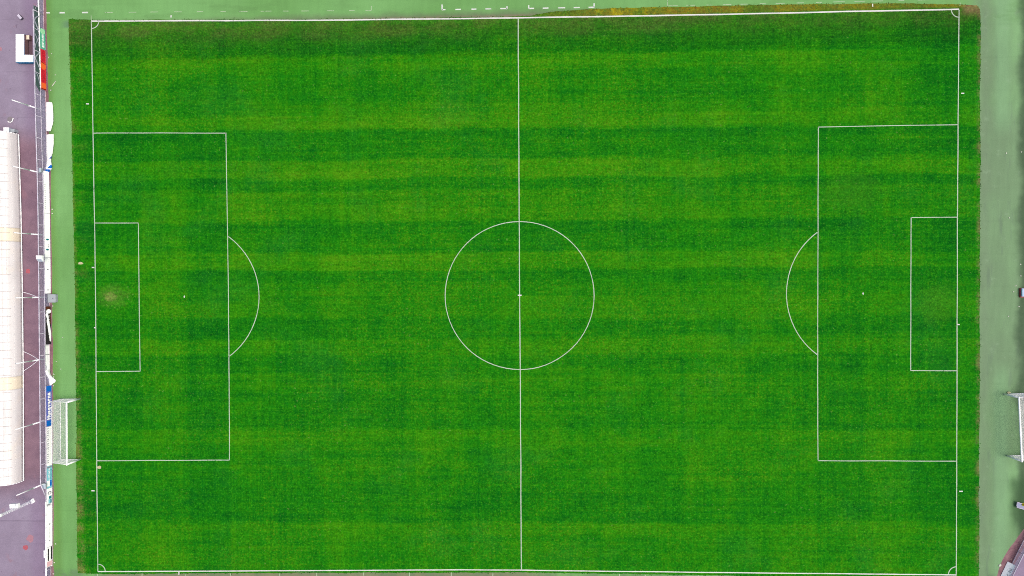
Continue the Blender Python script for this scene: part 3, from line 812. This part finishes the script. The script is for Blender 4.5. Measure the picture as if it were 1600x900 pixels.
# windbreak cloth ----------------------------------------------
mb = MB(); rws = []
for i in range(61):
    py = 17 + i * (148 - 17) / 60
    top = TALL - .02 if py < 136 else TALL - .02 - (py - 136) / 12 * .80
    rws.append([fpt(py, LOW + .10 + (top - LOW - .10) * k / 5, .01 + .02 * math.sin(py * .45 + k)) for k in range(6)])
mb.grid(rws)
WB = thing('windbreak_screen', 'dark green windbreak cloth with pale swirls above the teal and red boards', 'windbreak', fpt(80, 0))
mb.build('cloth', M['screen'], WB, smooth=True, solid=.006)
mo = MB()
def swirl(pts, w):
    pp = []
    for y, v in pts: pp.append(fpt(y, LOW + .05 + v * (TALL - LOW - .1), .055))
    dense = []
    for i in range(len(pp) - 1):
        p0, p1, p2, p3 = pp[max(i - 1, 0)], pp[i], pp[i + 1], pp[min(i + 2, len(pp) - 1)]
        for k in range(6):
            t = k / 6
            dense.append(.5 * ((2 * p1) + (p2 - p0) * t + (2 * p0 - 5 * p1 + 4 * p2 - p3) * t * t + (3 * p1 - p0 - 3 * p2 + p3) * t ** 3))
    dense.append(pp[-1]); mo.tube(dense, w, 5)
for y0 in (30, 88):
    swirl([(y0, .05), (y0 + 4, .55), (y0 + 10, .9), (y0 + 16, .55), (y0 + 22, .15)], .07)
    swirl([(y0 + 30, .9), (y0 + 36, .5), (y0 + 44, .2), (y0 + 50, .08)], .04)
swirl([(17, .98), (40, .98), (80, .98), (120, .98), (136, .98)], .022); swirl([(60, .1), (68, .35), (74, .7), (82, .95)], .04); swirl([(84, .04), (88, .3), (92, .45)], .04)
mo.build('printed_swirl', M['motif'], WB, smooth=True)

# net poles ------------------------------------------------------
PG = 'tall net poles along the fence'
poles = [((71.7, 173.4), (18.8, 156), 'tall white net pole behind the plain white slumped banner', []),
         ((74.6, 272.3), (20.5, 259.6), 'tall white net pole behind the crumpled blue end of the slumped banner', []),
         ((76.6, 367.6), (22.5, 363.6), 'tall white net pole reaching over the upper cream band of the roof', []),
         ((77.6, 464.2), (24.5, 465.4), 'tall white net pole with a single guy wire, behind the grey steel cabinet', [((35, 456), .3)]),
         ((78.5, 559.4), (25, 568.2), 'tall white net pole with two guy wires spreading to the roof edge', [((36, 549), .3), ((36.2, 580.0), .3)]),
         ((79.3, 654.8), (24.5, 671.2), 'tall white net pole behind the goal that stands by the boards', []),
         ((79.9, 751.8), (26.2, 774.2), 'tall white net pole where the tall fence slopes down, just past the roof end', [])]
for (bx, by), (tx, ty), lab, guys in poles:
    h = CAM_POS.z * (1 - (825 - bx) / (825 - tx))
    base = P(bx, by); top = P(tx, ty, h); base.x -= .13; top.x -= .05
    po = thing('net_pole', lab, 'pole', base, PG)
    mb = MB(); mb.bar(base - Vector((0, 0, .1)), base.lerp(top, .5), .085, 10, 0, .075); mb.bar(base.lerp(top, .5), top, .07, 10, 0, .05)
    mb.bar(base.lerp(top, .495), base.lerp(top, .51), .095, 10); mb.build('shaft', M['pole'], po, smooth=True)
    mb = MB(); mb.box(base + Vector((0, 0, -.005)), (.24, .24, .03)); mb.build('base_plate', M['steel'], po)
    mb = MB(); q = top + Vector((0, 0, .03)); mb.bar(top, q, .042, 10, 0, .02); mb.bar(top - Vector((0, .07, .08)), top + Vector((0, .07, -.08)), .012, 6); mb.build('cap', M['steel'], po)
    for (gx, gy), gz in guys:
        e = P(gx, gy, gz); s = base.lerp(top, TALL / h); mb = MB(); pts = []
        for k in range(11):
            f = k / 10; p = s.lerp(e, f); p.z -= .35 * 4 * f * (1 - f) * .5; pts.append(p)
        mb.tube(pts, .03, 5); mb.build('guy_wire', M['pole'], po)

# boxes on the fence --------------------------------------------
def fence_box(name, label, cat, px, py, z, size, mat, extra=None):
    c = P(px, py, z + size[2]); o = thing(name, label, cat, (c.x, c.y, z))
    mb = MB(); mb.box((c.x, c.y, z + size[2] / 2), size, 0, 0, .02); mb.build('casing', M[mat], o)
    mb = MB(); mb.box((c.x + size[0] / 2 + .012, c.y, z + size[2] / 2), (.02, size[1] * .8, size[2] * .7)); mb.build('door', M['steel'], o)
    mb = MB(); mb.bar((c.x, c.y, z - .45), (c.x, c.y, z), .025, 6); mb.build('bracket', M['steel'], o)
    return o
fence_box('junction_box', 'pale box on the fence beside the blue end of the slumped banner', 'box', 61.8, 265.5, 1.15, (.30, .52, .34), 'pale')
fence_box('junction_box', 'pale box at the sloping end of the tall fence by the ring emblem', 'box', 68.0, 760, .95, (.46, .62, .30), 'pale')
fence_box('junction_box', 'small white box on the back of the fence behind the thick black bars', 'box', 69.0, 866, .45, (.16, .92, .40), 'white')
c = P(62, 404, 2.1)
sp_ = thing('loudspeaker', 'white speaker box with sloping lid on top of the fence by the white boards', 'speaker', (c.x, c.y, TALL))
mb = MB(); x0, x1, y0_, y1_ = c.x - .34, c.x + .34, c.y - .36, c.y + .36
mb.hexa([(x0, y0_, TALL + .04), (x1, y0_, TALL + .04), (x1, y1_, TALL + .04), (x0, y1_, TALL + .04), (x0 + .04, y0_ + .34, TALL + .42), (x1 - .04, y0_ + .34, TALL + .42), (x1, y1_, TALL + .42), (x0, y1_, TALL + .42)])
mb.build('cabinet', M['white'], sp_)
mb = MB(); mb.hexa([(x0 + .03, y0_ - .012, TALL + .06), (x1 - .03, y0_ - .012, TALL + .06), (x1 - .03, y0_ + .01, TALL + .06), (x0 + .03, y0_ + .01, TALL + .06), (x0 + .06, y0_ + .31, TALL + .40), (x1 - .06, y0_ + .31, TALL + .40), (x1 - .06, y0_ + .335, TALL + .40), (x0 + .06, y0_ + .335, TALL + .40)])
mb.build('grille', M['pale'], sp_)
mb = MB(); mb.bar((c.x + .1, c.y, LOW), (c.x + .1, c.y, TALL + .04), .03, 6); mb.build('stand', M['rail'], sp_)

c = P(80.6, 466.2, .5)
cb = thing('steel_cabinet', 'square grey steel cabinet standing in the gap between white and black boards', 'cabinet', (c.x, c.y, 0))
mb = MB(); mb.box((c.x, c.y, .25), (.92, .94, .46), 0, 0, .02); mb.build('body', M['steel'], cb)
mb = MB(); mb.box((c.x, c.y, .495), (1.0, 1.02, .03), 0, 0, .01); mb.build('lid', M['steel'], cb)
mb = MB(); mb.box((c.x + .18, c.y, .525), (.07, .14, .03)); mb.build('handle', M['dsteel'], cb)
mb = MB(); mb.box((c.x - .78, c.y, .19), (.34, .9, .38), 0, 0, .015); mb.build('plinth_or_gap_shade', M['dsteel'], cb)  # dark block stands in for the ground shadow in the board gap

# ------------------------------------------------------------ goals
def goal(label, pa, pb, back, zr, bdir):
    """pa, pb: post feet; back: depth on the ground; zr: height of the rear corner"""
    gl = thing('football_goal', label, 'goal', (pa + pb) / 2, 'portable football goals beside the pitch')
    up = Vector((0, 0, 2.44)); r = .095
    for p in (pa, pb):
        mb = MB(); mb.bar(p - Vector((0, 0, .03)), p + up, r, 12); mb.build('post', M['white'], gl, smooth=True)
    e = (pb - pa).normalized() * r
    mb = MB(); mb.bar(pa + up - e, pb + up + e, r * 1.05, 12); mb.build('crossbar', M['white'], gl, smooth=True)
    ra, rb = pa + bdir * back, pb + bdir * back
    ta, tb = ra + bdir * -.05 + Vector((0, 0, zr)), rb + bdir * -.05 + Vector((0, 0, zr))
    mb = MB(); mb.bar(ra + Vector((0, 0, .04)), rb + Vector((0, 0, .04)), .032, 8); mb.build('rear_ground_bar', M['white'], gl, smooth=True)
    for a, b2, c2, d2 in ((pa, ra, ta, pa + up), (pb, rb, tb, pb + up)):
        mb = MB(); mb.bar(a + Vector((0, 0, .04)), b2 + Vector((0, 0, .04)), .026, 8); mb.bar(b2, c2, .026, 8); mb.bar(c2, d2, .026, 8); mb.build('side_frame', M['white'], gl, smooth=True)
    mb = MB(); mb.bar(ta, tb, .014, 6); mb.build('rear_rope', M['net'], gl)
    net = MB()
    def patch(a, b2, c2, d2, sag):
        """net over a-b (bottom) and d-c (top)"""
        def S(u, v):
            p = a.lerp(b2, u).lerp(d2.lerp(c2, u), v)
            k = sag * math.sin(math.pi * u) * math.sin(math.pi * v) + .02 * mnoise.noise(p * 1.7)
            return p + Vector((0, 0, -k)) - bdir * k * .3
        nu = max(3, int((b2 - a).length / .052)); nv = max(3, int(max((d2 - a).length, (c2 - b2).length) / .068))
        for i in range(nu + 1):
            for k in range(5): net.bar(S(i / nu, k / 5), S(i / nu, (k + 1) / 5), .0046, 3, cap=False)
        for i in range(nv + 1):
            for k in range(8): net.bar(S(k / 8, i / nv), S((k + 1) / 8, i / nv), .0046, 3, cap=False)
    patch(ta, tb, pb + up, pa + up, .22)
    patch(ra, rb, tb, ta, .08)
    patch(ra, pa, pa + up, ta, .04)
    patch(rb, pb, pb + up, tb, .04)
    net.build('net', M['net'], gl)
    return gl
pa, pb = P(124.7, 623.2), P(125.1, 717.6)
goal('white portable goal with sagging grey net between the pitch and the advertising boards', pa, pb, 2.42, 1.75, Vector((-1, 0, 0)))
pa, pb = P(1569.2, 615.8), P(1573.8, 712.2)
dd = (pb - pa).normalized()
goal('white portable goal standing slightly askew on the grey green turf', pa, pb, 2.3, 1.75, Vector((-dd.y, dd.x, 0)))
def sandbag(p, label):
    mb = MB(); rings = []
    for k in range(7):
        t = k / 6; rr = .02 + .11 * math.sin(math.pi * min(max(t, .04), .96)) ** .6
        rings.append([(p.x - .2 + .4 * t, p.y + rr * math.cos(a), .07 + rr * .6 * math.sin(a)) for a in [2 * math.pi * j / 10 for j in range(11)]])
    mb.grid(rings); o = mb.build('sandbag', M['sand'], None, (p.x, p.y, 0), True); tag(o, label, 'sandbag')
sandbag(P(1575.6, 613.2), 'small beige sandbag beside the foot of the far goal post')

# ------------------------------------------------------------ covered stand
EV = .16
def eave_px(py): return interp([(209, 28.2), (330, 32.0), (440, 34.0), (560, 35.4), (752, 36.2)], py)
prof = [(0, 0), (.02, .35), (.05, .75), (.12, 1.10), (.28, 1.42), (.55, 1.70), (.95, 1.92), (1.5, 2.10), (2.3, 2.25), (3.3, 2.32), (4.4, 2.28), (5.4, 2.10)]
e0, e1 = P(eave_px(209), 209.6, EV), P(eave_px(752), 751.5, EV)
ST = thing('tunnel_shelter', 'long low shelter under a curved white sheet roof with two cream bands', 'shelter', ((e0.x + e1.x) / 2 - 2.5, (e0.y + e1.y) / 2, 0))
def roof_pt(py, dx, dz):
    p = P(eave_px(py), py, EV); return Vector((p.x - dx, p.y, EV + dz))
segs = [(209.6, 357, 'roof'), (357, 378, 'cream'), (378, 586.5, 'roof'), (586.5, 606, 'cream'), (606, 751.5, 'roof')]
for ya, yb, mt in segs:
    mb = MB(); n = max(2, int((yb - ya) / 2.2)); rws = []
    for i in range(n + 1):
        py = ya + (yb - ya) * i / n
        rip = .016 * math.sin(i * 1.9) + (.008 if mt == 'cream' else 0)
        rws.append([roof_pt(py, dx, dz + rip * min(1, dz)) for dx, dz in prof])
    mb.grid(rws)
    mb.build('roof_sheet', M[mt], ST, smooth=True, solid=.03)
ys = [209.8 + (751.3 - 209.8) * i / 42 for i in range(43)]
for py in ys[1:-1]:
    py += random.uniform(-.5, .5)
    mb = MB(); mb.tube([roof_pt(py, dx, dz + .026) for dx, dz in prof[4:]], .02, 4)
    mb.build('sheet_lap', M['seam'], ST)
for k, r_ in ((3, .016), (5, .02), (6, .014), (8, .018)):
    mb = MB(); mb.tube([roof_pt(py, prof[k][0] + .004, prof[k][1] + .028) for py in ys], r_, 5)
    mb.build('roof_batten', M['roof'], ST)
gt = MB(); gt.tube([roof_pt(py, -.05, -.02) for py in ys], .06, 6); gt.build('gutter', M['white'], ST, smooth=True)
for py in (209.8, 751.3):
    mb = MB(); mb.tube([roof_pt(py, dx, dz + .02) for dx, dz in prof], .055, 6); mb.build('end_trim', M['white'], ST, smooth=True)
for py in (210.6, 750.6):
    mb = MB(); g_ = [roof_pt(py, dx + .01, dz - .02) for dx, dz in prof] + [roof_pt(py, 5.4, -.18), roof_pt(py, .02, -.18)]
    sg = 1 if py < 400 else -1
    k_ = len(g_); mb.v += g_ + [p + Vector((0, -.03 * sg, 0)) for p in g_]
    mb.face(tuple(range(k_))); mb.face(tuple(reversed(range(k_, 2 * k_))))
    for q_ in range(k_): mb.face((q_, (q_ + 1) % k_, k_ + (q_ + 1) % k_, k_ + q_))
    mb.build('end_wall', M['roof'], ST)
mb = MB(); a, b_ = roof_pt(212, 5.2, 0), roof_pt(749, 5.2, 0)
mb.hexa([(a.x - .1, a.y, -.03), (b_.x - .1, b_.y, -.03), (b_.x + .1, b_.y, -.03), (a.x + .1, a.y, -.03), (a.x - .1, a.y, EV + 2.05), (b_.x - .1, b_.y, EV + 2.05), (b_.x + .1, b_.y, EV + 2.05), (a.x + .1, a.y, EV + 2.05)])
mb.build('back_wall', M['concrete'], ST)

# ------------------------------------------------------------ things on the tarmac
# L shaped counter
ZK = .80
def zk(px, py): return P(px, py, ZK)
Lp = [(24.2, 53), (37.6, 53), (37.6, 85.2), (52.2, 85.6), (52.2, 97.2), (24.2, 97.2)]
cc = P(36, 78)
KO = thing('bar_counter', 'white topped L shaped counter with blue skirt on the purple tarmac', 'counter', (cc.x, cc.y, 0))
W = [zk(*p) for p in Lp]
mb = MB(); n = len(W)
def inset(pts, d):
    c0 = pts; out = []
    for i in range(n):
        a, b_, c_ = c0[i - 1], c0[i], c0[(i + 1) % n]
        d1_ = (b_ - a).normalized(); d2_ = (c_ - b_).normalized()
        n1 = Vector((d1_.y, -d1_.x, 0)); n2 = Vector((d2_.y, -d2_.x, 0))
        out.append(b_ + (n1 + n2) * d)
    return out
def prism(mb, pts, z0, z1):
    b0 = len(mb.v); k = len(pts)
    mb.v += [Vector((p.x, p.y, z0)) for p in pts] + [Vector((p.x, p.y, z1)) for p in pts]
    mb.face(tuple(range(b0, b0 + k))); mb.face(tuple(reversed(range(b0 + k, b0 + 2 * k))))
    for i in range(k):
        j = (i + 1) % k; mb.face((b0 + j, b0 + i, b0 + k + i, b0 + k + j))
prism(mb, inset(W, .03), ZK - .05, ZK); mb.build('counter_top', M['white'], KO)
mb = MB(); prism(mb, W, .20, ZK - .052); mb.build('skirt', M['skirt'], KO)
mb = MB(); prism(mb, inset(W, .06), -.03, .198); mb.build('plinth_or_gap_shade', M['dsteel'], KO)
ia = (W[1] + W[2]) / 2
mb = MB(); mb.box((ia.x + .03, ia.y, .46), (.05, (W[1] - W[2]).length - .06, .60)); mb.build('inner_panel', M['wood'], KO)
ib = (W[2] + W[3]) / 2
mb = MB(); mb.box((ib.x + .04, ib.y + .03, .46), ((W[3] - W[2]).length - .12, .05, .60)); mb.build('inner_panel', M['wood'], KO)
mb = MB(); a = P(39.4, 73.5, .5); mb.box((a.x, a.y, .48), (.24, 1.75, .04), 0, 0, .01); mb.build('inner_shelf', M['wood'], KO)
p = P(45.4, 73.4); mb = MB(); mb.box((p.x, p.y, -.016), (.82, 1.9, .02), 0, 0, .004)  # thin brown slab, darker than the tarmac around it
tag(mb.build('floor_patch', M['floor_brown'], None, (p.x, p.y, -.03)), 'flat brown patch lying inside the corner of the white counter', 'floor mat')
p = P(42.5, 58.4, .45)
CR = thing('storage_crate', 'pinkish crate with dark openings tucked against the end of the white counter', 'crate', (p.x, p.y, 0))
mb = MB()
for sx in (-1, 1): mb.box((p.x + sx * .27, p.y, .20), (.05, .60, .46), 0, 0, .01)
for sy in (-1, 0, 1): mb.box((p.x, p.y + sy * .275, .20), (.49, .05, .44), 0, 0, .01)
mb.build('frame', M['wood'], CR)
mb = MB(); mb.box((p.x + .02, p.y, .455), (.46, .5, .035), 0, 0, .01); mb.build('lid', M['cream'], CR)
mb = MB(); mb.box((p.x - .16, p.y - .02, .478), (.10, .20, .012)); mb.build('slot', M['black'], CR)

p = P(30.2, 26, .35)
TB = thing('litter_box', 'small white lidded box lying askew alone on the tarmac near the corner', 'box', (p.x, p.y, 0))
mb = MB(); mb.box((p.x, p.y, .15), (.58, .32, .33), R(-48), 0, .02); mb.build('body', M['dsteel'], TB)
mb = MB(); mb.box((p.x, p.y, .33), (.62, .30, .04), R(-48), 0, .012); mb.build('lid', M['rail'], TB)

# round cover with bent white strip
p = P(15.6, 186.6)
mb = MB(); mb.bar((p.x, p.y, -.028), (p.x, p.y, -.010), .36, 24)
tag(mb.build('manhole_cover', M['concrete'], None, (p.x, p.y, -.03)), 'round grey cover set flush in the tarmac above the white roof', 'manhole cover')
mb = MB(); mb.tube([P(12.2, 189.6, .06), P(14, 191, .06), P(16.8, 191.0, .06), P(19, 189.4, .06), P(20.2, 186, .06), P(20.8, 184.8, .06)], .055, 8)
tag(mb.build('bent_pipe', M['white'], None, (p.x, p.y, 0), True), 'short bent white pipe lying over the round grey cover', 'pipe')
for (px, py, sx, sy, mt, lab) in ((9.6, 202.4, .62, .46, 'pale', 'pale grey box standing against the end of the white roof, the outermost of the two'), (17.6, 203.4, .46, .34, 'steel', 'lower grey box next to the pale one at the end of the white roof')):
    p = P(px, py, .9); o = thing('utility_box', lab, 'box', (p.x, p.y, 0), 'boxes at the roof end')
    h = .9 if mt == 'pale' else .7
    mb = MB(); mb.box((p.x, p.y, h / 2 - .015), (sx, sy, h), 0, 0, .02); mb.build('body', M[mt], o)
    mb = MB(); mb.box((p.x, p.y, h), (sx + .05, sy + .05, .03), 0, 0, .01); mb.build('lid', M['white' if mt == 'pale' else 'steel'], o)

# lighting mast
base = P(51.2, 782.6)
MS = thing('lighting_mast', 'grey lattice lighting mast with a white box halfway up, standing on the tarmac', 'mast', base)
mb = MB(); mb.box(base + Vector((0, 0, .03)), (.5, .5, .12), R(30), 0, .02); mb.build('base_plate', M['white'], MS)
mb = MB(); HM = 12.0
def mp(k, z):
    w = .17 - .006 * z; a = R(30 + 120 * k); return base + Vector((w * math.cos(a), w * math.sin(a), z))
for k in range(3): mb.bar(mp(k, 0), mp(k, HM), .028, 6)
z = 0.2; i = 0
while z < HM - .4:
    for k in range(3):
        mb.bar(mp(k, z), mp((k + 1) % 3, z + .4), .014, 5)
        mb.bar(mp(k, z + .4), mp((k + 1) % 3, z + .4), .012, 5)
    z += .4; i += 1
mb.build('lattice', M['pole'], MS)
bz = 2.9; bc = base + Vector((-.08, .02, bz))
bx_ = P(20.6, 791.2, bz + .25)
mb = MB(); mb.box((bx_.x, bx_.y, bz), (.98, .50, .46), R(4), 0, .02); mb.build('equipment_box', M['white'], MS)
mb = MB(); mb.box((bx_.x + .30, bx_.y, bz + .24), (.05, .50, .02), R(4)); mb.build('hasp', M['steel'], MS)
mb = MB(); mb.box((base.x - .02, base.y, 5.25), (.30, .34, .30), 0, 0, .03); mb.build('junction_box', M['white'], MS)
mb = MB(); mb.bar(base + Vector((0, -1.3, HM)), base + Vector((0, 1.3, HM)), .05, 8); mb.build('cross_arm', M['steel'], MS)
for k in (-1, -.35, .35, 1):
    mb = MB(); c_ = base + Vector((.18, 1.2 * k, HM + .05)); mb.box(c_, (.22, .5, .42), 0, 0, .03); mb.build('floodlight', M['steel'], MS)

# scraps -----------------------------------------------------------
def scrap(px, py, l, w, rz, label):
    p = P(px, py); mb = MB(); ro = Matrix.Rotation(rz, 3, 'Z'); rows_ = []
    for i in range(5):
        rows_.append([p + ro @ Vector(((i / 4 - .5) * l * (1 + .2 * math.sin(j * 3 + px)), (j / 3 - .5) * w * (1 - .25 * abs(i - 2) * .5), .02 + .03 * abs(mnoise.noise(Vector((i * .9, j * 1.1, px)))))) for j in range(4)])
    mb.grid(rows_); o = mb.build('paper_scrap', M['scrap'], None, (p.x, p.y, 0), True, .004)
    tag(o, label, 'litter', 'pale scraps of litter')
scrap(84.2, 131, .85, .10, R(52), 'long pale strip of litter on the turf beside the red board')
S1 = 'small pale scrap lying at the turf edge beside the fence'
for px, py in ((79.6, 141), (76.3, 89.5), (81.8, 333.5), (82.6, 478), (84.2, 584.6), (83.8, 589), (83.6, 602.6), (87, 849.6), (85, 879), (83.2, 896.4), (81.8, 327)):
    scrap(px, py, .17, .14, px, S1)
S2 = 'pale speck of litter out on the open synthetic turf'
for px, py in ((95.2, 576.6), (86.4, 117), (80.8, 84), (98, 527), (88, 565)): scrap(px, py, .13, .10, px, S2)
S3 = 'pale scrap of litter on the turf at the far side of the pitch'
for px, py in ((1594.6, 413), (1594.8, 431), (1587.2, 446.6), (1576.8, 340.5), (1575.6, 494.2), (1592, 479), (1595.6, 237.5), (1572.4, 239.4), (1583.4, 456)): scrap(px, py, .15, .11, px, S3)
scrap(1562.4, 883.2, .34, .26, .7, 'larger pale scrap by the cinder corner near the white lettered board')

# ------------------------------------------------------------ far right corner
# low fence running off diagonally
ra, rb = P(1565.5, 911), P(1640, 762)
RF = thing('corner_fence', 'low white railed mesh fence running diagonally past the far corner of the turf', 'fence', ra)
def rp(f, z): p = ra.lerp(rb, f); return Vector((p.x, p.y, z))
for nm, z, r_, mt in (('top_rail', .95, .05, 'rail'), ('bottom_rail', .07, .04, 'rail')):
    mb = MB(); mb.bar(rp(0, z), rp(1, z), r_, 8); mb.build(nm, M[mt], RF, smooth=True)
LR = (rb - ra).length
for k in range(7):
    mb = MB(); f = k / 6; mb.bar(rp(f, -.04), rp(f, .98), .035, 8); mb.build('post', M['rail'], RF, smooth=True)
mb = MB(); s = -.85
while s < LR:
    for d in (0, 1):
        a, b_ = (s, s + .83) if d == 0 else (s + .83, s)
        a, b_ = [min(max(q, 0), LR) / LR for q in (a, b_)]
        mb.bar(rp(a, .09), rp(b_, .92), .0085, 3, cap=False)
    s += .085
mb.build('mesh_panel', M['galv'], RF)
pts = (P(1580.2, 880.4) + Vector((-.46, .25, 0)), P(1563.5, 915) + Vector((-.46, .25, 0)))
b = Board('advertising_board', 'white board with faint grey lettering on the diagonal fence at the far corner', 0, 100, 'board', .05, .68, pts=pts, lean=.52)
b.poly([(20, .55), (23, .55), (23, .72), (33, .55), (36, .55), (36, .9), (33, .9), (33, .73), (23, .9), (20, .9)], 'pgrey', 'lettering')
b.poly([(45, .55), (48, .55), (56, .82), (56, .9), (45, .9), (45, .83), (52, .83), (45, .6)], 'pgrey', 'lettering')
# handcart tray with yellow cone
p = P(1597, 790.4, .3)
HC = thing('handcart', 'grey blue tray cart with white rim at the edge of the dark green turf', 'cart', (p.x, p.y, 0))
ang = R(-16); ro = Matrix.Rotation(ang, 3, 'Z')
q = lambda x, y, z: Vector((p.x, p.y, z)) + ro @ Vector((x, y, 0))
mb = MB(); mb.hexa([q(-.45, -.24, .16), q(.55, -.24, .16), q(.55, .22, .16), q(-.45, .22, .16), q(-.62, -.34, .34), q(.7, -.34, .34), q(.7, .3, .34), q(-.62, .3, .34)]); mb.build('tray', M['greyblue'], HC)
mb = MB(); mb.tube([q(.7, -.34, .35), q(-.52, -.34, .35), q(-.66, -.12, .35), q(-.70, .26, .35), q(.7, .3, .35)], .035, 6); mb.build('rim', M['rail'], HC)
for sx in (.0, .5):
    mb = MB(); mb.bar(q(sx, -.2, .06), q(sx, -.13, .06), .09, 14); mb.bar(q(sx, .1, .06), q(sx, .17, .06), .09, 14); mb.build('wheel', M['black'], HC)
c_ = q(.05, .20, .36); mb = MB(); mb.bar(c_, c_ + Vector((0, 0, .03)), .19, 14); mb.bar(c_ + Vector((0, 0, .03)), c_ + Vector((0, 0, .32)), .14, 14, 0, .04)
tag(mb.build('marker_cone', M['yellow'], None, c_, True), 'yellow marker cone standing on the grey blue tray cart', 'cone')
# cool box at the edge
p = P(1602, 457.5, .45)
CB = thing('cool_box', 'light blue box with a red base at the dark green edge beyond the pitch', 'box', (p.x, p.y, 0))
mb = MB(); mb.box((p.x, p.y, .10), (.78, 1.12, .22), 0, 0, .03); mb.build('base', M['redp'], CB)
mb = MB(); mb.box((p.x, p.y + .04, .33), (.72, .98, .24), 0, 0, .03); mb.build('lid', M['lblue'], CB)
mb = MB(); mb.box((p.x - .02, p.y - .50, .16), (.5, .12, .10), 0, 0, .02); mb.build('handle', M['redp'], CB)
